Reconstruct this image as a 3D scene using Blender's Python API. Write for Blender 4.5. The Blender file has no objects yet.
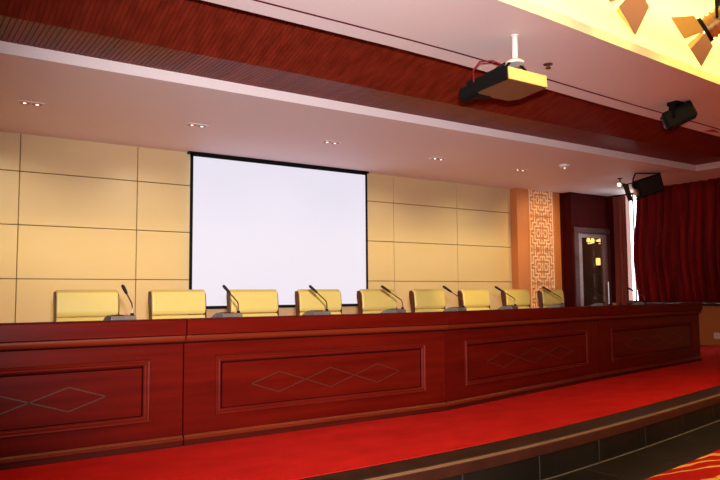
import bpy, bmesh, math, random
from mathutils import Vector, Matrix
random.seed(4)
S = 1.12                      # metres per building unit; all builders below work in units
PI = math.pi
scn = bpy.context.scene
COL = scn.collection

# ------------------------------------------------------------------ materials
def nmat(name):
    m = bpy.data.materials.new(name); m.use_nodes = True
    nt = m.node_tree
    return m, nt, nt.nodes['Principled BSDF']
def plain(name, col, rough=.5, metal=0., spec=.5, coat=0., emit=None, es=0.):
    m, nt, b = nmat(name)
    b.inputs['Base Color'].default_value = (*col, 1)
    b.inputs['Roughness'].default_value = rough
    b.inputs['Metallic'].default_value = metal
    b.inputs['Specular IOR Level'].default_value = spec
    b.inputs['Coat Weight'].default_value = coat
    b.inputs['Coat Roughness'].default_value = .12
    if emit:
        b.inputs['Emission Color'].default_value = (*emit, 1)
        b.inputs['Emission Strength'].default_value = es
    return m
def noisy(name, c1, c2, scale=(5, 5, 5), rough=.5, detail=6, bump=0., bscale=None, coat=0., spec=.5, lo=.35, hi=.65, sheen=0.):
    m, nt, b = nmat(name)
    tc = nt.nodes.new('ShaderNodeTexCoord'); mp = nt.nodes.new('ShaderNodeMapping')
    mp.inputs['Scale'].default_value = scale
    nz = nt.nodes.new('ShaderNodeTexNoise'); nz.inputs['Scale'].default_value = 1; nz.inputs['Detail'].default_value = detail
    cr = nt.nodes.new('ShaderNodeValToRGB')
    cr.color_ramp.elements[0].color = (*c1, 1); cr.color_ramp.elements[1].color = (*c2, 1)
    cr.color_ramp.elements[0].position = lo; cr.color_ramp.elements[1].position = hi
    L = nt.links.new
    L(tc.outputs['Object'], mp.inputs['Vector']); L(mp.outputs['Vector'], nz.inputs['Vector'])
    L(nz.outputs['Fac'], cr.inputs['Fac']); L(cr.outputs['Color'], b.inputs['Base Color'])
    b.inputs['Roughness'].default_value = rough
    b.inputs['Coat Weight'].default_value = coat; b.inputs['Coat Roughness'].default_value = .15
    b.inputs['Specular IOR Level'].default_value = spec
    b.inputs['Sheen Weight'].default_value = sheen
    if bump:
        n2 = nt.nodes.new('ShaderNodeTexNoise'); n2.inputs['Scale'].default_value = bscale or 60
        bp = nt.nodes.new('ShaderNodeBump'); bp.inputs['Strength'].default_value = bump; bp.inputs['Distance'].default_value = .01
        L(tc.outputs['Object'], n2.inputs['Vector']); L(n2.outputs['Fac'], bp.inputs['Height']); L(bp.outputs['Normal'], b.inputs['Normal'])
    return m

M = {}
M['wood'] = noisy('mahogany', (.068, .0026, .0012), (.10, .0042, .0017), (1.2, 9, 22), .3, spec=.14)
M['wood_top'] = noisy('mahogany_top', (.05, .003, .0015), (.07, .004, .002), (1.2, 9, 22), .6, spec=.05)
M['wood_trim'] = noisy('mahogany_trim', (.085, .0045, .002), (.115, .007, .0028), (1.2, 9, 22), .45, spec=.08)
M['wood_dark'] = noisy('dark_mahogany', (.04, .003, .0015), (.06, .005, .002), (1.2, 9, 22), .5, spec=.1)
M['inlay'] = plain('inlay_line', (.055, .016, .008), .35)
M['gap'] = plain('shadow_gap', (.018, .002, .002), 1, spec=0)
M['wood_edge'] = noisy('mahogany_edge', (.115, .013, .004), (.15, .019, .006), (1.2, 9, 22), .28, coat=.15, spec=.3)
M['slat'] = noisy('slat_wood', (.145, .014, .005), (.225, .025, .010), (14, .6, 14), .42, spec=.16)
M['slat_back'] = plain('slat_backing', (.08, .009, .005), .8)
M['soffit'] = noisy('soffit_paint', (.82, .71, .69), (.84, .73, .71), (.8, .8, .8), .6)
M['strip'] = plain('strip_paint', (.86, .77, .76), .5)
M['groove'] = plain('groove_red', (.14, .006, .018), .8, spec=.1)
M['cove'] = plain('cove_paint_glow', (.85, .78, .52), .7)  # cream paint made yellower to carry the glow of the cove lighting
M['panel'] = noisy('wall_panel', (.62, .47, .235), (.67, .51, .265), (.5, .5, .9), .36, spec=.4)
M['joint'] = plain('panel_joint', (.16, .09, .035), .8)
M['pillar'] = noisy('pillar_orange', (.54, .19, .05), (.58, .21, .06), (2, 2, 2), .55)
M['lattice'] = plain('lattice_cream', (.90, .62, .36), .5)
M['lowwall'] = plain('low_wall_ochre', (.42, .16, .035), .6)
M['hallwall'] = plain('hall_wall', (.45, .32, .20), .7)
M['darkwall'] = noisy('dark_red_wall', (.040, .003, .003), (.058, .005, .004), (3, 3, 3), .8, spec=.05)
M['carpet'] = noisy('red_carpet', (.44, .006, .003), (.60, .013, .006), (3.5, 6, 6), .95, bump=.6, bscale=220, spec=.1, sheen=.0, lo=.3, hi=.8)
M['stone'] = noisy('edge_granite', (.022, .011, .006), (.04, .02, .010), (9, 9, 9), .45, spec=.12)
M['nosing'] = noisy('nosing_stone', (.036, .010, .006), (.056, .015, .008), (6, 6, 6), .4, spec=.3)
M['nosing_highlight'] = plain('nosing_edge_highlight', (.15, .075, .032), .45)  # painted highlight: lighter gold strip along the top edge of the nosing
M['tile'] = noisy('black_tile', (.010, .008, .005), (.016, .012, .008), (2, 2, 2), .4, spec=.2)
M['grout'] = plain('grout', (.035, .026, .016), .8)
M['grout_pale'] = plain('pale_grout', (.16, .12, .07), .8)
M['leather'] = noisy('cream_leather', (.70, .525, .145), (.74, .565, .16), (3, 3, 3), .42, bump=.08, bscale=90)
M['chairwood'] = noisy('chair_wood', (.075, .012, .008), (.11, .018, .012), (4, 4, 20), .3, coat=.3)
M['black'] = plain('black_metal', (.006, .006, .006), .6, spec=.1)
M['blackgloss'] = plain('black_gloss', (.01, .01, .012), .15)
M['micbase'] = noisy('mic_grey', (.12, .092, .08), (.17, .13, .115), (20, 20, 20), .35)
M['neck'] = plain('neck_bronze', (.16, .075, .035), .35, .6)
M['foam'] = plain('mic_foam', (.015, .008, .008), .9)
M['red_led'] = plain('red_button', (.5, .02, .02), .4)
M['screen'] = plain('screen_cloth', (.10, .10, .105), .9, emit=(.90, .855, .985), es=.83)  # dark cloth that glows itself, in place of projector light falling on it
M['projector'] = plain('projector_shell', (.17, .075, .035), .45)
M['projrear_lit'] = plain('projector_rear_lit', (.85, .64, .20), .45)  # yellow stands in for the warm light falling on the projector's back
M['white'] = plain('white_plastic', (.80, .74, .70), .4)
M['lens'] = plain('lens_glass', (.02, .02, .03), .05)
M['silver'] = plain('silver', (.6, .58, .55), .3, 1.)
M['lamp'] = plain('lamp_glow', (.9, .9, .85), .4, emit=(1, .93, .82), es=6)
M['bulb'] = plain('dim_bulb', (.9, .9, .85), .4, emit=(1, .9, .8), es=2.2)
M['warmlamp'] = plain('warm_lamp_glow', (.9, .7, .3), .4, emit=(1, .62, .16), es=1.6)
M['bronze'] = plain('barn_door_metal', (.55, .34, .15), .38, .7)
M['brownmetal'] = plain('brown_flap', (.46, .24, .17), .45, .2)  # brown lightened towards pink to carry the flash light on the flaps
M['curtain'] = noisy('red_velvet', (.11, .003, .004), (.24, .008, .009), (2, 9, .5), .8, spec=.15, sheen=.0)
M['curtain_brown'] = noisy('brown_red_velvet', (.16, .035, .022), (.20, .045, .03), (2, 6, .6), .8, spec=.15)
M['doorframe'] = noisy('door_wood', (.050, .010, .010), (.07, .014, .014), (3, 3, 20), .5, spec=.2)
M['doorleaf'] = noisy('door_leaf', (.16, .085, .085), (.20, .105, .105), (3, 3, 20), .4)
M['corridor'] = plain('corridor_wall', (.16, .06, .045), .7)
M['winframe'] = plain('window_frame', (.10, .055, .04), .5)
def glassmat():
    m, nt, b = nmat('clear_glass')
    b.inputs['Base Color'].default_value = (.9, .92, .92, 1)
    b.inputs['Roughness'].default_value = .02
    b.inputs['Transmission Weight'].default_value = 1
    b.inputs['IOR'].default_value = 1.12
    return m
M['glass'] = glassmat()
def hallcarpet():
    m, nt, b = nmat('hall_carpet')
    L = nt.links.new
    tc = nt.nodes.new('ShaderNodeTexCoord'); mp = nt.nodes.new('ShaderNodeMapping')
    mp.inputs['Rotation'].default_value = (0, 0, .5); mp.inputs['Scale'].default_value = (1.0, 2.6, 1)
    wv = nt.nodes.new('ShaderNodeTexWave'); wv.wave_type = 'RINGS'; wv.inputs['Scale'].default_value = 1.0
    wv.inputs['Distortion'].default_value = 9; wv.inputs['Detail'].default_value = 2.5; wv.inputs['Detail Scale'].default_value = 1.6
    cr = nt.nodes.new('ShaderNodeValToRGB'); cr.color_ramp.interpolation = 'EASE'
    e = cr.color_ramp.elements
    e[0].position = .80; e[0].color = (.34, .006, .003, 1); e[1].position = .92; e[1].color = (.62, .30, .04, 1)
    L(tc.outputs['Object'], mp.inputs['Vector']); L(mp.outputs['Vector'], wv.inputs['Vector'])
    L(wv.outputs['Fac'], cr.inputs['Fac']); L(cr.outputs['Color'], b.inputs['Base Color'])
    b.inputs['Roughness'].default_value = .95; b.inputs['Specular IOR Level'].default_value = .1
    return m
M['hallcarpet'] = hallcarpet()

# ------------------------------------------------------------------ mesh builder
class MB:
    def __init__(s): s.bm = bmesh.new(); s.mats = []; s.cur = 0
    def mat(s, m):
        if m not in s.mats: s.mats.append(m)
        s.cur = s.mats.index(m); return s
    def _f(s, vs):
        try:
            f = s.bm.faces.new(vs); f.material_index = s.cur; return f
        except ValueError: return None
    def box(s, x0, x1, y0, y1, z0, z1, mtx=None, bev=0, seg=2):
        ps = [(x, y, z) for z in (z0, z1) for y in (y0, y1) for x in (x0, x1)]
        vs = [s.bm.verts.new((mtx @ Vector(p)) if mtx else p) for p in ps]
        fs = [s._f([vs[i] for i in q]) for q in ((0,2,3,1),(4,5,7,6),(0,1,5,4),(2,6,7,3),(0,4,6,2),(1,3,7,5))]
        if bev:
            es = set(e for f in fs for e in f.edges)
            r = bmesh.ops.bevel(s.bm, geom=list(es), offset=bev, segments=seg, affect='EDGES', profile=.5)
            for f in r['faces']: f.material_index = s.cur
        return s
    def prism(s, poly, axis, a, b, mtx=None, bev=0):
        """polygon in the plane normal to axis ('x','y','z'), extruded a..b"""
        def P(u, v, w):
            p = {'x': (w, u, v), 'y': (u, w, v), 'z': (u, v, w)}[axis]
            return (mtx @ Vector(p)) if mtx else p
        A = [s.bm.verts.new(P(u, v, a)) for u, v in poly]; B = [s.bm.verts.new(P(u, v, b)) for u, v in poly]
        n = len(poly); fs = [s._f(A[::-1]), s._f(B)]
        for i in range(n): fs.append(s._f([A[i], A[(i+1) % n], B[(i+1) % n], B[i]]))
        if bev:
            es = set(e for f in fs if f for e in f.edges)
            r = bmesh.ops.bevel(s.bm, geom=list(es), offset=bev, segments=2, affect='EDGES', profile=.5)
            for f in r['faces']: f.material_index = s.cur
        return s
    def sweep(s, pts, prof, closed=False, up=None):
        """profile (list of (n, z)) swept along plan points pts (x, y); n = offset to the left of travel"""
        rings = []
        for i, p in enumerate(pts):
            a = Vector(pts[max(i-1, 0)]); c = Vector(pts[min(i+1, len(pts)-1)])
            d = (c - a).normalized(); nrm = Vector((-d.y, d.x))
            rings.append([s.bm.verts.new((p[0]+nrm.x*n, p[1]+nrm.y*n, z)) for n, z in prof])
        k = len(prof)
        for a, b in zip(rings, rings[1:]):
            for j in range(k): s._f([a[j], a[(j+1) % k], b[(j+1) % k], b[j]])
        s._f(rings[0][::-1]); s._f(rings[-1]); return s
    def tube(s, pts, r, n=10, cap=True):
        pts = [Vector(p) for p in pts]; rs = r if isinstance(r, (list, tuple)) else [r]*len(pts)
        rings = []; ref = None
        for i, p in enumerate(pts):
            d = (pts[min(i+1, len(pts)-1)] - pts[max(i-1, 0)])
            d = d.normalized() if d.length > 1e-9 else Vector((0, 0, 1))
            if ref is None: ref = Vector((0, 0, 1)) if abs(d.z) < .9 else Vector((1, 0, 0))
            u = d.cross(ref).normalized(); v = d.cross(u).normalized(); ref = u.cross(d) if abs(u.cross(d).dot(d)) < .9 else ref
            rings.append([s.bm.verts.new(p + (u*math.cos(t) + v*math.sin(t))*rs[i]) for t in [2*PI*k/n for k in range(n)]])
        for a, b in zip(rings, rings[1:]):
            for j in range(n): s._f([a[j], a[(j+1) % n], b[(j+1) % n], b[j]])
        if cap: s._f(rings[0][::-1]); s._f(rings[-1])
        return s
    def build(s, name, parent=None, loc=None, rz=0, smooth=False):
        if not s.mats: s.mats = [M['black']]
        bmesh.ops.recalc_face_normals(s.bm, faces=s.bm.faces[:])
        bmesh.ops.scale(s.bm, vec=(S, S, S), verts=s.bm.verts[:])
        me = bpy.data.meshes.new(name)
        if smooth:
            for f in s.bm.faces: f.smooth = True
        s.bm.to_mesh(me); s.bm.free()
        for m in s.mats: me.materials.append(m)
        o = bpy.data.objects.new(name, me); COL.objects.link(o)
        if parent: o.parent = parent
        if loc: o.location = Vector(loc)*S
        o.rotation_euler.z = rz
        if smooth:
            try:
                me.set_sharp_from_angle(angle=math.radians(40))
            except Exception: pass
        return o
def mb(m): return MB().mat(M[m])
def tag(o, label, cat, group=None):
    o['label'] = label; o['category'] = cat
    if group: o['group'] = group
    return o
def thing(name, label, cat, loc, rz=0, group=None):
    o = bpy.data.objects.new(name, None); COL.objects.link(o); o.empty_display_size = .1
    o.location = Vector(loc)*S; o.rotation_euler.z = rz
    return tag(o, label, cat, group)
def struct(o): o['kind'] = 'structure'; return o
def dup(root, loc, rz, label, group=None):
    r = root.copy(); COL.objects.link(r); r.location = Vector(loc)*S; r.rotation_euler.z = rz; r['label'] = label
    if group: r['group'] = group
    for ch in list(root.children):
        c = ch.copy(); COL.objects.link(c); c.parent = r
        for g in list(ch.children):
            d = g.copy(); COL.objects.link(d); d.parent = c
    return r
def lerp(xs, ys, x):
    if x <= xs[0]: return ys[0]
    for i in range(len(xs)-1):
        if x <= xs[i+1]: return ys[i] + (ys[i+1]-ys[i])*(x-xs[i])/(xs[i+1]-xs[i])
    return ys[-1]

# ------------------------------------------------------------------ key levels (units; z = 0 hall floor, eye = 1)
XL, XR = -3.0, 10.42
YB, YF = 7.8, -4.0
ZS, ZT, ZC = .2, .88, 2.684
def smoothx(xs, ys, a, b, n=40):
    P = []
    for i in range(n+1):
        x = a+(b-a)*i/n
        y = sum(lerp(xs, ys, x+d) for d in (-.5, -.25, 0, .25, .5))/5
        P.append((x, y))
    return P
EDGE = ([-3, 2.0, 2.47, 2.955, 3.56, 4.365, 5.494, 8, 10.5], [2.545, 2.545, 2.559, 2.602, 2.673, 2.795, 2.995, 3.46, 3.92])
edge = lambda a=XL, b=XR, n=44: smoothx(*EDGE, a, b, n)
off = lambda P, d: [(x, y+d) for x, y in P]

# ------------------------------------------------------------------ floor, stage
b = mb('tile'); b.box(XL, XR, YF, 3.6, -.08, 0)
b.mat(M['grout'])
for k in range(23):
    x = XL + .38 + k*.6
    y = lerp(*EDGE, x)
    b.box(x-.0015, x+.0015, y-.5, y-.02, 0, .001)
struct(b.build('floor'))
hc = mb('hallcarpet'); P = off(edge(XL+.1, XR-.1), -.375)
hc.prism([(XL+.1, YF+.3)] + [(XR-.1, YF+.3)] + P[::-1], 'z', .0, .012)
tag(hc.build('hall_carpet'), 'red hall carpet with yellow leaf pattern below the stage step', 'carpet')
st = mb('tile'); P = edge()
st.prism(off(P, .012) + [(XR, YB), (XL, YB)], 'z', 0, ZS-.06)
st.mat(M['stone']); st.prism(off(P, .012) + [(XR, YB), (XL, YB)], 'z', ZS-.06, ZS)
st.mat(M['nosing']); st.sweep(P, [(0, ZS-.062), (0, ZS-.012), (.004, ZS-.004), (.012, ZS+.0005), (.03, ZS+.0008), (.03, ZS-.062)])
st.mat(M['nosing_highlight']); st.sweep(P, [(.001, ZS-.009), (.0035, ZS-.003), (.011, ZS+.0015), (.014, ZS+.0015), (.014, ZS-.009)])
st.mat(M['grout_pale']); st.sweep(off(P, .005), [(0, .0), (0, .0025), (.009, .0025), (.009, 0)])
st.mat(M['grout'])
for k in range(23):
    x = 2.36 + .6*(k-9)
    if XL < x < XR:
        y = lerp(*EDGE, x); st.box(x-.0015, x+.0015, y+.008, y+.014, 0, ZS-.06)
struct(st.build('stage_platform'))
cp = mb('carpet'); P = off(edge(XL+.02, XR-.02), .195)
cp.prism(P + [(XR-.02, YB-.12), (XL+.02, YB-.12)], 'z', ZS, ZS+.003)
tag(cp.build('stage_carpet'), 'plain bright red carpet covering the stage floor', 'carpet')

# ------------------------------------------------------------------ back wall of panels
wb = mb('joint'); wb.box(XL, 8.6, YB+.02, YB+.12, 0, 3.4)
wb.mat(M['panel'])
rows = [ZS, .645, 1.195, 1.745, 2.295, 2.9]
for c in range(-4, 7):
    x0, x1 = 1.161+1.2*c, 1.161+1.2*(c+1)
    for z0, z1 in zip(rows, rows[1:]):
        wb.box(max(x0, XL)+.0045, min(x1, 8.62)-.0045, YB, YB+.03, z0+.0045, z1-.0045, bev=.002, seg=1)
struct(wb.build('wall_back'))
struct(mb('hallwall').box(XL-.1, XL, YF, YB+.12, 0, 3.4).build('wall_left'))
struct(mb('hallwall').box(XL, XR, YF-.1, YF, 0, 3.4).build('wall_front'))

# pillar with lattice panel
PX0, PX1, PY = 8.31, 9.34, 7.66
p = mb('pillar').box(PX0, PX1, PY, YB+.1, ZS, 2.9)
struct(p.build('pillar'))
lat = thing('lattice_panel', 'tall narrow cream fretwork panel on the orange pillar', 'lattice', (8.862, PY, .62))
W_, H_ = .545, 2.035
q = mb('lattice')
T = .0105
SEEN = set()
def bar(x0, z0, x1, z1):
    k = tuple(sorted([(round(x0, 3), round(z0, 3)), (round(x1, 3), round(z1, 3))]))
    if k in SEEN: return
    SEEN.add(k)
    if abs(x0-x1) < 1e-6: q.box(x0-T, x0+T, -.016, -.004, min(z0, z1)-T, max(z0, z1)+T)
    else: q.box(min(x0, x1)-T, max(x0, x1)+T, -.0155, -.0045, z0-T, z0+T)
cell = W_/10
def fret(zc):
    # one square repeat, four-fold symmetric key pattern around a small cross
    segs = [((0, 0), (1, 0)), ((1, 0), (1, 1)), ((1, 1), (2, 1)), ((2, 1), (2, 0)), ((2, 0), (4, 0)), ((3, 0), (3, 2)), ((3, 2), (1, 2)),
            ((1, 2), (1, 3)), ((1, 3), (0, 3)), ((0, 3), (0, 2)), ((2, 2), (2, 4)), ((2, 3), (4, 3)), ((4, 3), (4, 1)), ((4, 1), (5, 1)),
            ((3, 3), (3, 5)), ((4, 4), (5, 4)), ((4, 4), (4, 5)), ((1, 4), (2, 4)), ((1, 4), (1, 5)), ((0, 4), (0, 5)), ((5, 2), (5, 3)), ((0, 1), (0, 0))]
    for (a, b_), (c, d) in segs:
        for sx in (-1, 1):
            for sz in (-1, 1):
                bar(sx*a*cell, zc+sz*b_*cell, sx*c*cell, zc+sz*d*cell)
n = int(round(H_/(10*cell)))
for k in range(n): fret(10*cell*(k+.5))
q.build('fretwork', lat)
HH = n*10*cell
f = mb('lattice')
for x in (-W_/2, W_/2): f.box(x-.008, x+.008, -.0165, -.002, 0, HH)
for z in (0, HH): f.box(-W_/2-.008, W_/2+.008, -.0165, -.002, z-.008, z+.008)
f.build('border_frame', lat)
mb('pillar').box(-W_/2, W_/2, -.004, 0, 0, HH).build('backing', lat)

# right part of the back wall with the door
DX0, DX1, DY, DZ = 9.45, 10.41, 7.5, 2.105
w = mb('darkwall')
w.box(PX1-.02, DX0, PY+.01, PY+.12, ZS, 2.9); w.box(DX0-.03, DX0, DY, PY+.02, ZS, 2.9); w.box(DX1, XR+.1, DY, DY+.12, ZS, 2.9); w.box(DX0, DX1, DY, DY+.12, DZ, 2.9)
struct(w.build('wall_door'))
dr = bpy.data.objects.new('door_1', None); COL.objects.link(dr); dr.location = Vector(((DX0+DX1)/2, DY, ZS))*S; struct(dr)
hw = (DX1-DX0)/2; hz = DZ-ZS
f = mb('doorframe')
f.box(-hw, -hw+.12, -.03, .10, 0, hz, bev=.006); f.box(hw-.035, hw, -.03, .10, 0, hz, bev=.006); f.box(-hw, hw, -.028, .098, hz-.09, hz, bev=.006)
f.build('frame', dr)
lx0, lx1, lz = -hw+.125, hw-.04, hz-.095
f = mb('doorleaf')
f.box(lx0, lx0+.12, .01, .05, .012, lz); f.box(lx1-.13, lx1, .01, .05, .012, lz); f.box(lx0+.12, lx1-.13, .01, .05, lz-.07, lz); f.box(lx0+.12, lx1-.13, .01, .05, .012, .25)
f.build('leaf', dr)
mb('glass').box(lx0+.115, lx1-.125, .026, .034, .245, lz-.065).build('glass_pane', dr)
f = mb('silver'); f.tube([(lx1-.06, -.03, .62), (lx1-.06, -.03, 1.0)], .012); f.tube([(lx1-.06, .012, .66), (lx1-.06, -.03, .66)], .008); f.tube([(lx1-.06, .012, .96), (lx1-.06, -.03, .96)], .008)
f.build('pull_handle', dr, smooth=True)
# corridor seen through the door glass
w = mb('corridor')
w.box(9.36, 11.05, 9.0, 9.1, 0, 2.9); w.box(9.36, 9.42, PY+.12, 9.1, 0, 2.9); w.box(10.97, 11.05, DY+.12, 9.1, 0, 2.9); w.box(9.36, 11.05, PY+.1, 9.1, 2.8, 2.9); w.box(9.36, 11.05, DY+.1, 9.1, ZS-.05, ZS); w.box(XR+.1, 11.05, DY, DY+.12, ZS, 2.9)
struct(w.build('wall_corridor'))
cl = thing('ceiling_lamp', 'amber glowing lamp seen through the top of the door glass', 'lamp', (10.66, 7.97, 1.95))
for k in range(7):
    a = 2*PI*k/7
    f = mb('warmlamp'); f.tube([(.15*math.cos(a), .10*math.sin(a), -.05+.03*(k % 2)), (.15*math.cos(a), .10*math.sin(a), .055-.02*(k % 3))], [.034, .022], 8)
    f.build('lamp_shade', cl, smooth=True)
f = mb('black'); f.tube([(0, 0, -.02), (0, 0, .85)], .012)
for k in range(7):
    a = 2*PI*k/7; f.tube([(0, 0, -.02), (.15*math.cos(a), .10*math.sin(a), -.04)], .01, 6)
f.build('lamp_stem', cl)
wl = thing('wall_lamp', 'small amber lamp glowing lower down behind the door glass', 'lamp', (10.97, 8.12, 1.58))
mb('warmlamp').box(-.07, -.015, -.035, .035, -.06, .07, bev=.014).build('lamp_shade', wl)
mb('black').box(-.03, 0, -.02, .02, -.10, -.055).build('bracket', wl)

# right wall with window opening and curtains
WY0, WY1, WZ0, WZ1 = 3.2, 7.24, .84, 2.70
w = mb('lowwall')
w.box(XR, XR+.1, YF, DY, 0, WZ0); w.mat(M['darkwall']); w.box(XR, XR+.1, WY1, DY, WZ0, 3.4); w.mat(M['lowwall']); w.box(XR, XR+.1, YF, WY0, WZ0, 3.4); w.box(XR, XR+.1, WY0, WY1, WZ1, 3.4)
struct(w.build('wall_right'))
wn = bpy.data.objects.new('window_1', None); COL.objects.link(wn); wn.location = Vector((XR+.05, (WY0+WY1)/2, WZ0))*S; struct(wn)
hy = (WY1-WY0)/2; h = WZ1-WZ0
f = mb('winframe')
for y in (-hy, -hy+1.29, -hy+2.57, hy-.02): f.box(-.03, .03, y, y+.02, 0, h)
f.box(-.03, .0, hy-.212, hy-.198, 0, h)
f.box(-.03, .03, -hy, hy, 0, .04); f.box(-.03, .03, -hy, hy, h-.04, h)
f.build('window_frame', wn)
mb('glass').box(-.006, .006, -hy+.01, hy-.01, .03, h-.03).build('glass_pane', wn)
mb('stone').box(-.16, -.05, -hy-.1, hy+.05, -.035, 0, bev=.005).build('window_sill', wn)
def curtain(name, y0, y1, x, z0, z1, period, amp, mat, taper=None):
    b = mb(mat); n = max(8, int((y1-y0)/period*10)); nz = 10
    grid = []
    for i in range(n+1):
        t = i/n; col = []
        for k in range(nz+1):
            u = k/nz; z = z0+(z1-z0)*u
            yy = y0+(y1-y0)*t
            if taper: yy = y0+(y1+taper(u)-y0)*t
            ph = 2*PI*(y0+(y1-y0)*t)/period
            a = amp*(.75+.25*math.sin(3.1*t*9+1))*(1-.35*u)
            xx = x + a*math.sin(ph+.7*math.sin(ph*.31)) + .012*math.sin(ph*2.3+u*2)
            col.append((xx, yy, z))
        grid.append(col)
    V = [[b.bm.verts.new(p) for p in c] for c in grid]
    for i in range(n):
        for k in range(nz): b._f([V[i][k], V[i+1][k], V[i+1][k+1], V[i][k+1]])
    o = b.build(name, smooth=True)
    md = o.modifiers.new('thick', 'SOLIDIFY'); md.thickness = .006*S; md.offset = 0
    return o
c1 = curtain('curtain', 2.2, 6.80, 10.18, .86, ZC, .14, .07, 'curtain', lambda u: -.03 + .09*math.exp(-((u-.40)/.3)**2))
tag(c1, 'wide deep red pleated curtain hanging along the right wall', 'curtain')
c2 = curtain('curtain', 7.08, 7.31, 10.3, .24, 2.64, .12, .03, 'curtain_brown')
tag(c2, 'narrow brownish red curtain leaf between the door and the bright window gap', 'curtain')
so = thing('wall_socket', 'small white socket plate low on the ochre right wall', 'socket', (XR, 5.68, .355))
mb('white').box(-.012, 0, -.045, .045, -.045, .045, bev=.004).build('plate', so)
mb('black').box(-.0135, -.011, -.012, -.006, -.012, .012).box(-.0135, -.011, .006, .012, -.012, .012).build('holes', so)

# ------------------------------------------------------------------ ceilings
YFA, ZW, YBN, XE = 5.27, 2.765, 4.77, 9.32      # fascia, wood level, bend line, right end of recess
c = mb('soffit'); c.box(XL, XR, YFA, YB+.1, ZC, ZW+.06); c.box(XE, XR, 3.0, YFA, ZC, ZW+.06)
struct(c.build('ceiling_stage'))
t = mb('strip'); t.box(XL, XE-.0, YFA-.012, YFA, ZC-.002, ZW)
struct(t.build('trim_1'))
t = mb('soffit'); t.box(XE-.012, XE, 3.4, YFA-.012, ZC-.002, ZW)
struct(t.build('trim_2'))
sl = math.tan(math.radians(19)); YFT = 3.35
zf = ZW+(YBN-YFT)*sl
c = mb('slat'); pitch, wd, dp = .034, .029, .007
k = 0; x = XL
while x < XE-.02:
    A = [(YFA-.012, ZW), (YBN, ZW), (YFT, zf)]
    ring = []
    for (yy, zz) in A:
        ring.append([c.bm.verts.new((x, yy, zz)), c.bm.verts.new((x+wd, yy, zz)), c.bm.verts.new((x+wd, yy, zz+dp)), c.bm.verts.new((x, yy, zz+dp))])
    for a_, b_ in zip(ring, ring[1:]):
        for j in range(4): c._f([a_[j], a_[(j+1) % 4], b_[(j+1) % 4], b_[j]])
    x += pitch
c.mat(M['slat_back']); c.prism([(YFA, ZW+dp), (YBN, ZW+dp), (YFT, zf+dp), (YFT, zf+.08), (YBN, ZW+.08), (YFA, ZW+.08)], 'x', XL, XE+.05)
struct(c.build('ceiling_wood'))
CV = ([-3, 2.9, 3.57, 3.9, 5.59, 8, 10.5], [2.74, 2.745, 2.795, 2.822, 2.925, 3.06, 3.2])
FS = ([-3, 3.2, 5.26, 6.64, 7.48, 10.5], [3.685, 3.69, 3.83, 3.896, 3.942, 4.06])
cv, fs = smoothx(*CV, XL, XR, 30), smoothx(*FS, XL, XR, 30)
GW = .175
c = mb('soffit'); c.prism(cv + off(fs, -GW)[::-1], 'z', ZC, ZC+.065)
c.mat(M['groove']); c.prism(off(fs, -GW-.004) + off(fs, -GW+.016)[::-1], 'z', ZC-.0012, ZC+.06)
c.mat(M['cove']); c.sweep(off(cv, -.004), [(0, ZC), (0, ZC+.065), (.004, ZC+.065), (.004, ZC)])
c.prism(off(cv, .42) + off(cv, .47)[::-1], 'z', ZC+.065, 3.45)
struct(c.build('ceiling_front'))
t = mb('strip'); t.prism(off(fs, -GW+.014) + fs[::-1], 'z', ZC, ZC+.065)
struct(t.build('trim_3'))
c = mb('cove'); c.box(XL, XR, YF, 3.7, 3.2, 3.3)
struct(c.build('ceiling_hall'))

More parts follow.
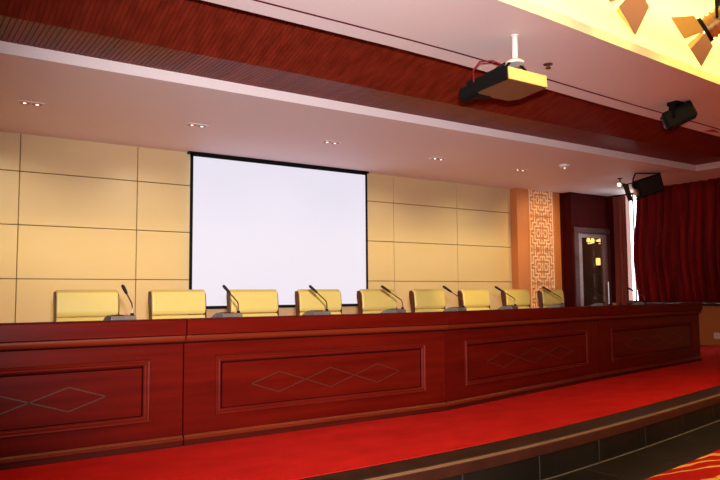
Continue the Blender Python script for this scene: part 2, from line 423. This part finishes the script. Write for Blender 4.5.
# ------------------------------------------------------------------ rostrum desks
def desk(p0, p1, label, m0=0, m1=0):
    a, b_ = Vector(p0), Vector(p1); L = (b_-a).length; rz = math.atan2(b_.y-a.y, b_.x-a.x)
    t = thing('rostrum_desk', label, 'desk', (a.x, a.y, ZS+.003), rz, 'red wood desk units joined in a long row')
    H = ZT-ZS-.003; g = .004
    def fin(b, name, smooth=False):           # ends cut to the mitre between neighbouring units
        for v in b.bm.verts:
            k = v.co.x/L; v.co.x += v.co.y*(m0*(1-k)+m1*k)
        return b.build(name, t, smooth=smooth)
    # local: x 0..L, front at y 0, back +y, z from the carpet
    top = mb('wood'); top.prism([(-.045, H-.083), (-.045, H-.006), (-.039, H-.0015), (.10, H-.0015), (.10, H-.014), (.36, H-.014), (.36, H-.045), (.0, H-.045), (0, H-.083)], 'x', g, L-g)
    top.mat(M['wood_top']); top.box(g, L-g, -.040, .10, H-.0015, H); top.box(g, L-g, .10, .36, H-.014, H-.0125); top.box(g, L-g, .36, .60, H-.09, H-.05)
    fin(top, 'desktop')
    m = mb('wood_edge'); m.prism([(-.030, H-.088), (-.035, H-.096), (-.034, H-.106), (-.026, H-.117), (-.014, H-.124), (.004, H-.124), (.004, H-.088)], 'x', g, L-g)
    m.mat(M['gap']); m.prism([(-.03, H-.083), (-.03, H-.088), (.004, H-.088), (.004, H-.083)], 'x', g, L-g); m.prism([(-.004, H-.124), (-.004, H-.132), (.002, H-.132), (.002, H-.124)], 'x', g, L-g)
    fin(m, 'edge_moulding', smooth=True)
    fin(mb('wood').box(g, L-g, 0, .02, .03, H-.045), 'front_panel')
    for x in (g, L-g-.02): fin(mb('wood').box(x, x+.02, .02, .54, 0, H-.09), 'side_panel')
    pl = mb('wood_edge'); pl.prism([(-.016, .030), (-.02, .034), (-.02, .040), (-.013, .043), (-.013, .047), (-.006, .056), (.01, .056), (.01, .030)], 'x', g, L-g)
    pl.mat(M['wood_dark']); pl.prism([(-.012, 0), (-.012, .03), (.02, .03), (.02, 0)], 'x', g, L-g)
    fin(pl, 'plinth')
    ix = .182*L/1.885; z0, z1 = .345-ZS-.003, .673-ZS-.003; fw = .036
    fr = mb('wood_trim')
    prof = [(0, 0), (.002, -.010), (.007, -.015), (.014, -.013), (.018, -.009), (.024, -.011), (.030, -.008), (fw, 0)]
    rings = []
    for d_, yy in prof:
        rings.append([fr.bm.verts.new(p) for p in ((ix+d_, yy, z0+d_), (L-ix-d_, yy, z0+d_), (L-ix-d_, yy, z1-d_), (ix+d_, yy, z1-d_))])
    for r0, r1 in zip(rings, rings[1:]+rings[:1]):
        for j in range(4): fr._f([r0[j], r0[(j+1) % 4], r1[(j+1) % 4], r1[j]])
    fin(fr, 'panel_frame')
    gp = mb('gap')
    i0, i1, k0, k1 = ix+fw, L-ix-fw, z0+fw, z1-fw
    gp.box(i0, i1, -.0015, .001, k1-.008, k1); gp.box(i0, i0+.008, -.0015, .001, k0, k1); gp.box(i1-.008, i1, -.0015, .001, k0, k1); gp.box(i0, i1, -.0015, .001, k0, k0+.004)
    fin(gp, 'panel_groove')
    dl = mb('inlay'); dw = 1.072*L/1.885/3; zc = .5-ZS-.003; x0 = L/2-1.5*dw; hh = .059
    def line(xa, za, xb, zb):
        d = Vector((xb-xa, 0, zb-za)); ang = math.atan2(d.z, d.x)
        mt = Matrix.Translation((xa, 0, za)) @ Matrix.Rotation(-ang, 4, 'Y')
        dl.box(0, d.length, -.0022, .001, -.0028, .0028, mt)
    for k in range(3):
        c = x0+dw*(k+.5)
        line(c-dw/2, zc, c, zc+hh); line(c, zc+hh, c+dw/2, zc); line(c-dw/2, zc, c, zc-hh); line(c, zc-hh, c+dw/2, zc)
    fin(dl, 'diamond_inlay')
    return t
desk((-.50, 3.70), (1.385, 3.70), 'dark red wood desk unit at the left end of the row, nearest the viewer', 0.0000, -0.0040)
desk((1.385, 3.70), (3.275, 3.715), 'red wood desk unit below the projection screen, with bright complete diamond inlay', 0.0040, -0.0961)
desk((3.275, 3.715), (5.60, 4.185), 'dim red wood desk unit right of the screen, in front of the lattice pillar', 0.0961, 0.0188)
desk((5.60, 4.185), (8.02, 4.58), 'almost black wood desk unit at the far right end, before the curtain', -0.0188, 0.0000)
TF = ([-2, 1.385, 3.275, 5.60, 8.02], [3.7, 3.7, 3.715, 4.185, 4.58])

# ------------------------------------------------------------------ chairs
def make_chair(loc, rz, label, group):
    t = thing('conference_chair', label, 'chair', loc, rz, group)
    W = .405; H = 1.054-ZS-.003; lean = .10
    def bk(z): return .0 + lean*(z-.38)           # y of the backrest front at height z
    def cushion(name, z0, z1, r):
        b = mb('leather'); n = 8
        prof = []
        # rounded slab in side view: front bulged slightly toward the sitter
        for i in range(n+1):
            u = i/n; z = z0+(z1-z0)*u
            bul = .010*math.sin(PI*u)**.6
            edge_ = .018*(max(0, 1-u*n/1.0)+max(0, 1-(1-u)*n/1.0))
            prof.append((bk(z)-bul+edge_, z))
        back = [(bk(z1)+.045, z1-.012), (bk(z0)+.04, z0+.008)]
        b.prism(prof+back, 'x', -W/2+.004, W/2-.004)
        o = b.build(name, t, smooth=False)
        md = o.modifiers.new('round', 'BEVEL'); md.width = r*S; md.segments = 3; md.limit_method = 'ANGLE'; md.angle_limit = math.radians(40)
        return o
    cushion('back_cushion', .668, H, .02)
    cushion('lumbar_cushion', .37, .666, .008)
    for sx in (-1, 1):
        f = mb('chairwood'); x0 = sx*(W/2-.006); x1 = sx*(W/2+.003)
        P = [(bk(.34)+.012, .34), (bk(.6)+.012, .6), (bk(.72)+.006, .72), (bk(.80)+.004, .80), (bk(H-.012)+.008, H-.034), (bk(H)+.03, H-.014),
             (bk(H)+.058, H-.018), (bk(.79)+.068, .79), (bk(.7)+.06, .70), (bk(.55)+.05, .55), (bk(.34)+.048, .34)]
        f.prism(P, 'x', min(x0, x1), max(x0, x1), bev=.003); f.build('side_frame', t)
    s_ = mb('leather'); s_.box(-.21, .21, -.43, .0, .335, .40, bev=.022, seg=3); s_.build('seat', t, smooth=True)
    mb('chairwood').box(-.19, .19, -.40, -.01, .30, .336).build('seat_frame', t)
    for sx in (-1, 1):
        f = mb('chairwood'); f.tube([(sx*.19, -.37, .004), (sx*.185, -.36, .32)], [.014, .02], 8); f.build('leg', t, smooth=True)
        f = mb('chairwood'); f.tube([(sx*.19, .06, .004), (sx*.185, -.01, .32), (sx*.185, .0, .36)], [.014, .02, .02], 8); f.build('leg', t, smooth=True)
        f = mb('chairwood'); f.tube([(sx*.222, -.34, .31), (sx*.225, -.35, .52), (sx*.225, -.30, .545), (sx*.222, .02, .55)], [.014, .015, .017, .014], 8); f.build('armrest', t, smooth=True)
    return t
CH = [(1.142, 4.85), (1.769, 4.85), (2.368, 4.855), (2.962, 4.86), (3.572, 4.874), (4.22, 4.97), (4.915, 5.075), (5.63, 5.185), (6.30, 5.274)]
CL = ['cream leather conference chair at the far left, alone against the tan panels',
      'cream leather chair at the left edge of the screen, left of the second microphone',
      'cream leather chair in front of the left part of the screen, second microphone across it',
      'cream leather chair in front of the right half of the screen, third microphone across it',
      'cream leather chair at the right edge of the screen, fourth microphone across it',
      'cream leather chair just right of the screen, with no microphone across its middle',
      'cream leather chair in front of tan panels, fifth microphone head at its left edge',
      'cream leather chair just left of the lattice pillar, sixth microphone across it',
      'cream leather chair furthest right, in front of the lattice pillar']
ch0 = None
for i, ((x, y), lb) in enumerate(zip(CH, CL)):
    rz = 0 if x < 3.4 else .10
    if ch0 is None: ch0 = make_chair((x+.025, y, ZS+.0045), rz, lb, 'cream chairs behind the desks')
    else: dup(ch0, (x+.025, y, ZS+.0045), rz, lb, 'cream chairs behind the desks')

# ------------------------------------------------------------------ microphones
def make_mic(loc, rz, label, group):
    t = thing('desk_microphone', label, 'microphone', loc, rz, group)
    b = mb('micbase')
    b.prism([(-.06, 0), (-.06, .022), (-.052, .032), (.015, .034), (.045, .024), (.075, .006), (.075, 0)], 'x', -.07, .07, bev=.003); b.build('base', t)
    b = mb('black'); b.prism([(-.042, .032), (-.042, .0355), (.01, .0365), (.01, .033)], 'x', -.05, .01); b.build('speaker_grille', t)
    mb('red_led').tube([(.03, -.015, .032), (.03, -.015, .038)], .007, 10).build('talk_button', t)
    b = mb('black'); b.tube([(.052, -.04, .03), (.052, -.04, .046)], [.013, .008], 10); b.build('neck_socket', t, smooth=True)
    P = [(.052, -.04, .042), (.052, -.0395, .066), (.0525, -.037, .083), (.0535, -.029, .096), (.055, -.012, .107), (.058, .03, .131), (.061, .072, .155)]
    b = mb('neck'); b.tube(P, .0042, 8); b.build('gooseneck', t, smooth=True)
    a, c = Vector(P[-2]), Vector(P[-1]); d = (c-a).normalized()
    d = (c-a).normalized()
    pts = [c+d*s_ for s_ in (-.006, .0, .025, .078, .09, .094)]
    b = mb('foam'); b.tube(pts, [.005, .0075, .0095, .0105, .0085, .003], 10); b.build('microphone_head', t, smooth=True)
    return t
MP = [(1.122, 3.98), (1.768, 3.99), (2.41, 4.0), (3.05, 4.0), (3.74, 4.11), (4.50, 4.27), (5.32, 4.44), (6.17, 4.59), (7.1, 4.74)]
ML = ['grey gooseneck microphone on the left desk, furthest left of the row',
      'gooseneck microphone before the chair under the left part of the screen',
      'gooseneck microphone in front of the chair before the right half of the screen',
      'gooseneck microphone in front of the chair at the right edge of the screen',
      'gooseneck microphone between two chairs before the tan panels right of the screen',
      'gooseneck microphone in front of the second chair from the right',
      'gooseneck microphone in front of the furthest right chair and lattice pillar',
      'dark gooseneck microphone in front of the glass door',
      'small dark gooseneck microphone in front of the bright window gap, last of the row']
m0 = None
MR = [.08, .16, .18, .34, .30, .36, .36, .36, .36]
for (x, y), rz, lb in zip(MP, MR, ML):
    if m0 is None: m0 = make_mic((x, y, ZT-.0125), rz, lb, 'gooseneck microphones on the desks')
    else: dup(m0, (x, y, ZT-.0125), rz, lb, 'gooseneck microphones on the desks')

# ------------------------------------------------------------------ projection screen
sx0, sx1, sz0, sz1 = 2.945, 5.452, .862, 2.672
sc_ = thing('projection_screen', 'large white projection screen with thin black border on the panelled wall', 'screen', ((sx0+sx1)/2, 7.72, sz0))
w2 = (sx1-sx0)/2; hh = sz1-sz0
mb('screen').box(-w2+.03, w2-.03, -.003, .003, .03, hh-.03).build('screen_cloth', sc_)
f = mb('black'); f.box(-w2, -w2+.034, -.006, .006, 0, hh); f.box(w2-.034, w2, -.006, .006, 0, hh); f.box(-w2, w2, -.006, .006, hh-.04, hh); f.build('black_border', sc_)
f = mb('black'); f.tube([(-w2-.01, 0, .012), (w2+.01, 0, .012)], .019, 10); f.build('bottom_bar', sc_, smooth=True)
f = mb('black'); f.box(-w2-.02, w2+.02, -.02, .055, hh-.012, hh+.012); f.build('roller_case', sc_)

# ------------------------------------------------------------------ projector on its ceiling pole
pr = thing('projector', 'ceiling projector with bright yellow lit back hanging on a white pole', 'projector', (3.41, 3.17, 2.345))
tilt = Matrix.Rotation(math.radians(-3), 4, 'X')
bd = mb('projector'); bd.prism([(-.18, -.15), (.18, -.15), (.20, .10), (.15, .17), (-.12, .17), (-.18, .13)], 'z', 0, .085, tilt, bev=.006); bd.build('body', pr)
mb('projrear_lit').box(-.178, .178, -.158, -.150, .004, .082, tilt, bev=.002).build('rear_panel', pr)
f = mb('black'); f.box(-.19, -.02, .15, .22, -.004, .10, tilt, bev=.008); f.box(-.19, -.176, -.146, .16, .0, .09, tilt); f.box(-.15, -.02, -.06, .06, .088, .118, tilt); f.build('front_housing', pr)
ln = mb('black'); ln.tube([tilt @ Vector((-.13, .20, .04)), tilt @ Vector((-.13, .30, .04))], [.05, .055], 16); l_ = ln.build('lens_barrel', pr, smooth=True)
mb('lens').tube([tilt @ Vector((-.13, .296, .04)), tilt @ Vector((-.13, .304, .04))], .046, 16).build('lens', l_)
f = mb('black'); f.box(-.16, .12, -.10, .10, .086, .105, tilt); 
for xx, yy in ((-.14, -.08), (.10, -.08), (-.14, .08), (.10, .08)): f.tube([(xx, yy, .10), (xx*.3-.03, yy*.3-.05, .165)], .009, 6)
f.build('mount_bracket', pr)
f = mb('white'); f.tube([(-.035, -.075, .15), (-.035, -.075, .165), (-.035, -.075, .185)], [.062, .06, .03], 14); f.tube([(-.035, -.075, .18), (-.04, -.085, ZC-2.345)], .019, 12); f.tube([(-.04, -.085, ZC-2.345-.008), (-.04, -.085, ZC-2.345)], .026, 14)
f.build('ceiling_pole', pr, smooth=True)
f = mb('groove')
f.tube([(-.06+.0*k, .02, .17+.0*k) for k in (0,)] + [(-.10, .06, .20), (-.18, .10, .19), (-.22, .12, .13), (-.20, .14, .06)], .006, 6)
f.build('cable', pr, smooth=True)

# ------------------------------------------------------------------ lights hung from the ceilings
def aim(d):
    return Vector(d).normalized().to_track_quat('Y', 'Z').to_matrix().to_4x4()   # local +Y looks along d
def fresnel(loc, d, label, rolls, ztop, fs_=1):
    t = thing('stage_spotlight', label, 'spotlight', loc, 0, 'barn door spotlights in the ceiling cove')
    R = aim(d)
    b = mb('bronze'); V = lambda *p: R @ Vector(p)
    b.tube([V(0, -.22, 0), V(0, -.2, 0), V(0, -.02, 0)], [.05, .075, .075], 18); 
    for k in range(5): b.tube([V(0, -.19+.035*k, 0), V(0, -.178+.035*k, 0)], .088, 18)
    b.build('housing', t, smooth=True)
    b = mb('black'); b.tube([V(0, -.02, 0), V(0, .005, 0)], [.088, .092], 18, ); b.build('lens_ring', t, smooth=True)
    mb('lamp').tube([V(0, .004, 0), V(0, .008, 0)], .07, 18).build('lens', t)
    for k in range(4):
        mt = R @ Matrix.Rotation(k*PI/2+rolls, 4, 'Y') @ Matrix.Translation((0, .006, .088)) @ Matrix.Rotation(math.radians(-58), 4, 'X')
        b = mb('bronze' if k % 2 else 'brownmetal')
        b.prism([(-.078*fs_, 0), (.078*fs_, 0), (.108*fs_, .14*fs_), (-.108*fs_, .14*fs_)], 'y', -.0025, .0025, mt); b.build('barn_door', t)
    top = ztop-loc[2]
    b = mb('black')
    for sx in (-1, 1): b.tube([V(sx*.09, -.1, 0), V(sx*.098, -.1, 0), Vector((V(sx*.1, -.1, 0).x, V(sx*.1, -.1, 0).y, .16))], .009, 6)
    a_, c_ = V(-.1, -.1, 0), V(.1, -.1, 0); b.tube([(a_.x, a_.y, .16), (c_.x, c_.y, .16)], .01, 6)
    m_ = (a_+c_)/2; b.tube([(m_.x, m_.y, .16), (m_.x, m_.y, top)], .014, 8); b.build('yoke', t)
    return t
fresnel((3.70, 2.40, 2.83), (-.45, .9, -.55), 'barn door spotlight at the top edge, the left one of two in the yellow cove', .42, 3.2, 1.25)
fresnel((4.46, 2.42, 2.735), (-.35, .9, -.45), 'barn door spotlight with open flaps in the top right corner of the yellow cove', .35, 3.2)

# black moving light on the soffit edge
t = thing('moving_head_light', 'black moving head light with pale label hanging at the front soffit edge', 'spotlight', (5.80, 3.42, ZC))
R = aim((-.55, .8, -.42))
b = mb('black'); b.box(-.09, .09, -.05, .05, -.035, 0, bev=.006); b.build('base_plate', t)
b = mb('black')
for sx in (-1, 1): b.box(sx*.085-.008, sx*.085+.008, -.03, .03, -.15, -.03)
b.build('yoke', t)
T_ = Matrix.Translation((0, 0, -.12)) @ R
b = mb('black'); b.box(-.075, .075, -.14, .12, -.075, .075, T_, bev=.018, seg=2); b.build('head', t)
b = mb('lens'); b.tube([T_ @ Vector((0, .12, 0)), T_ @ Vector((0, .135, 0))], [.062, .058], 16); b.build('lens', t)
b = mb('silver'); b.box(-.04, .03, -.143, -.139, -.01, .045, T_); b.build('label_plate', t)
b = mb('black'); b.tube([(.06, -.03, -.02), (.13, -.06, -.05), (.13, -.08, -.12), (.05, -.1, -.14)], .005, 6); b.build('cable', t, smooth=True)

# flood light under the stage soffit
t = thing('flood_light', 'black flood light with open side flap under the soffit before the curtain', 'floodlight', (8.86, 5.72, ZC))
R = Matrix.Translation((0, 0, -.185)) @ Matrix.Rotation(math.radians(-34), 4, 'Z') @ Matrix.Rotation(math.radians(-17), 4, 'Y') @ Matrix.Rotation(math.radians(8), 4, 'X')
b = mb('black'); b.prism([(-.08, -.12), (.08, -.12), (.11, -.06), (.11, .07), (.06, .12), (-.08, .12)], 'x', -.17, .19, R, bev=.01); b.build('housing', t)
b = mb('blackgloss'); b.box(-.15, .17, -.086, -.078, -.10, .10, R); b.build('back_plate', t)
b = mb('black'); b.prism([(-.085, .125), (.09, .125), (.06, -.13), (-.085, -.125)], 'x', -.30, -.295, R); b.build('barn_door', t)
b = mb('silver'); b.prism([(-.05, -.08), (.05, -.08), (.03, .03), (-.05, .0)], 'x', -.20, -.172, R); b.build('reflector', t)
b = mb('black')
b.tube([R @ Vector((-.17, -.07, .11)), R @ Vector((-.297, -.08, .12))], .008, 6); b.tube([R @ Vector((-.17, -.07, -.11)), R @ Vector((-.297, -.08, -.12))], .008, 6); b.build('flap_arm', t)
b = mb('black')
for sx in (-.18, .20): b.tube([R @ Vector((sx, 0, .0)), R @ Vector((sx, 0, .14)), (sx*.8, -sx*.5, -.008)], .011, 6)
b.box(-.17, .18, -.02, .02, -.012, 0, Matrix.Rotation(math.radians(-34), 4, 'Z')); b.build('yoke', t)

# small track spot
t = thing('mini_spotlight', 'tiny spotlight with white bulb under the soffit, left of the flood light', 'spotlight', (8.92, 6.2, ZC))
b = mb('black'); b.tube([(0, 0, 0), (0, 0, -.075)], .009, 8); b.box(-.03, .03, -.02, .02, -.012, 0); b.build('stem', t)
b = mb('brownmetal'); b.tube([(.12, .02, -.085), (-.05, -.02, -.105)], [.03, .04], 12); b.build('housing', t, smooth=True)
b = mb('lamp'); b.tube([(-.05, -.02, -.105), (-.06, -.022, -.106), (-.07, -.026, -.108)], [.024, .024, .012], 12); b.build('bulb', t, smooth=True)

# round black lamp at the front soffit edge, mostly above the frame
t = thing('par_light', 'round black lamp dipping into the top edge over the slatted wood', 'spotlight', (1.315, 3.80, 2.86))
b = mb('black'); b.tube([(0, -.02, .14), (0, .0, -.02), (0, .005, -.05)], [.05, .075, .07], 16); b.build('housing', t, smooth=True)
mb('lens').tube([(0, .005, -.052), (0, .005, -.056)], .06, 16).build('lens', t)
b = mb('black'); b.tube([(-.08, -.01, .05), (-.08, -.01, .22), (.08, -.01, .22), (.08, -.01, .05)], .008, 6); b.tube([(0, -.01, .22), (0, -.01, .235)], .012, 6); b.build('yoke', t)

# recessed double downlights
DL = [((1.041, 6.509), 'double downlight in the soffit at the far left'), ((2.535, 6.481), 'double downlight in the soffit above the left edge of the screen'),
      ((4.054, 6.421), 'double downlight in the soffit above the right half of the screen'), ((5.67, 6.5), 'double downlight in the soffit right of the screen'),
      ((7.138, 6.5), 'double downlight in the soffit just before the lattice pillar')]
d0 = None
for (x, y), lb in DL:
    if d0 is None:
        d0 = thing('downlight', lb, 'downlight', (x, y, ZC), 0, 'double downlights in the stage soffit')
        b = mb('soffit'); b.box(-.105, .105, -.055, .055, -.006, 0, bev=.002); b.build('trim_plate', d0)
        for sx in (-1, 1):
            mb('brownmetal').tube([(sx*.05, 0, -.0085), (sx*.05, 0, -.005)], .044, 14).build('reflector', d0)
            mb('bulb').tube([(sx*.05, 0, -.011), (sx*.05, 0, -.008)], .013, 12).build('bulb', d0)
    else: dup(d0, (x, y, ZC), 0, lb)
t = thing('smoke_detector', 'small round pale smoke detector on the soffit before the flood light', 'detector', (7.353, 5.93, ZC))
b = mb('strip'); b.tube([(0, 0, 0), (0, 0, -.025), (0, 0, -.045)], [.07, .065, .035], 16); b.build('cover', t, smooth=True)
mb('lamp').tube([(0, 0, -.044), (0, 0, -.048)], .008, 8).build('indicator', t)
t = thing('sprinkler', 'dark sprinkler head on the pink ceiling beside the projector pole', 'sprinkler', (4.0, 3.346, ZC))
b = mb('neck'); b.tube([(0, 0, 0), (0, 0, -.006)], .034, 14); b.build('escutcheon', t)
b = mb('neck'); b.tube([(0, 0, -.004), (0, 0, -.03)], .012, 8); b.build('stem', t)
mb('neck').tube([(0, 0, -.028), (0, 0, -.033)], .02, 10).build('deflector', t)
b = mb('red_led'); b.prism([(-.09, .03), (.12, -.02), (-.09, -.07)], 'z', ZC-.004, ZC, Matrix.Translation((7.15, 3.85, 0)))
tag(b.build('pennant'), 'small red triangular pennant stuck on the white ceiling strip at right', 'pennant')

# ------------------------------------------------------------------ lights
def area(name, loc, to, sx, sy, power, col, spread=180):
    l = bpy.data.lights.new(name, 'AREA'); l.shape = 'RECTANGLE'; l.size = sx*S; l.size_y = sy*S; l.energy = power; l.color = col; l.spread = math.radians(spread)
    o = bpy.data.objects.new(name, l); COL.objects.link(o); o.location = Vector(loc)*S
    o.rotation_euler = (Vector(to)-Vector(loc)).to_track_quat('-Z', 'Y').to_euler(); return o
def spot(name, loc, to, power, col, ang, blend=.6, r=.08):
    l = bpy.data.lights.new(name, 'SPOT'); l.energy = power; l.color = col; l.spot_size = math.radians(ang); l.spot_blend = blend; l.shadow_soft_size = r
    o = bpy.data.objects.new(name, l); COL.objects.link(o); o.location = Vector(loc)*S
    o.rotation_euler = (Vector(to)-Vector(loc)).to_track_quat('-Z', 'Y').to_euler(); return o
area('cove_strip', (3.6, 2.98, ZC+.09), (3.6, 2.9, 3.4), 13, .12, 150, (1, .74, .27))
area('cove_strip', (3.6, 1.2, 2.98), (3.6, 2.9, 2.72), 12, .12, 40, (1, .76, .22), 45)  # unseen second strip, added to throw yellow light on the cove lip
area('hall_fill', (1.6, .3, 3.1), (2.2, 5, .6), 3.2, .8, 55, (1, .82, .55))  # unseen lamp above the hall, added to light the stage from the front
area('hall_fill', (5.6, .6, 3.15), (5.6, .7, 0), 3, 1, 120, (1, .80, .5), 100)  # unseen, added to bounce warm light off the hall carpet onto the soffit
spot('spotlight_beam', (4.46, 2.48, 2.68), (5.0, 5.05, 1.0), 330, (1, .78, .36), 30, .8, .05)
spot('camera_flash', (.03, -.02, 1.16), (2.55, 3.9, 1.55), 1900, (1, .94, .97), 68, 1, .03)
spot('pillar_fill', (8.75, 6.5, 2.62), (8.87, 7.66, 1.3), 75, (1, .66, .28), 110, .8)  # added spot without a fixture, turns the pillar a warmer orange
for (x, y), _ in DL: spot('downlight_beam', (x, y, ZC-.03), (x, YB, .6), 92, (1, .86, .56), 108, 1, .04)
spot('corridor_light', (10.0, 8.3, 2.6), (10.2, 8.5, 0), 14, (1, .6, .25), 150, .9)
wd_ = bpy.data.worlds.new('daylight'); scn.world = wd_; wd_.use_nodes = True
bg = wd_.node_tree.nodes['Background']; bg.inputs['Color'].default_value = (.92, .96, 1, 1); bg.inputs['Strength'].default_value = 6

# ------------------------------------------------------------------ camera
f_, pi_, ro_, ya_ = 700, .079, -.008, .604
fw = Vector((math.sin(ya_)*math.cos(pi_), math.cos(ya_)*math.cos(pi_), math.sin(pi_)))
r = Vector((math.cos(ya_), -math.sin(ya_), 0)); u = r.cross(fw)
r2 = r*math.cos(ro_)+u*math.sin(ro_); u2 = u*math.cos(ro_)-r*math.sin(ro_)
cam = bpy.data.cameras.new('camera'); co = bpy.data.objects.new('camera', cam); COL.objects.link(co)
cam.sensor_width = 36; cam.lens = 36*f_/720; cam.clip_start = .02
mt = Matrix((r2, u2, -fw)).transposed().to_4x4(); mt.translation = Vector((0, 0, 1.0*S))
co.matrix_world = mt
scn.camera = co
scn.view_settings.view_transform = 'Standard'
scn.view_settings.look = 'None'
scn.view_settings.gamma = 1
scn.view_settings.use_curve_mapping = False
scn.view_settings.exposure = 0
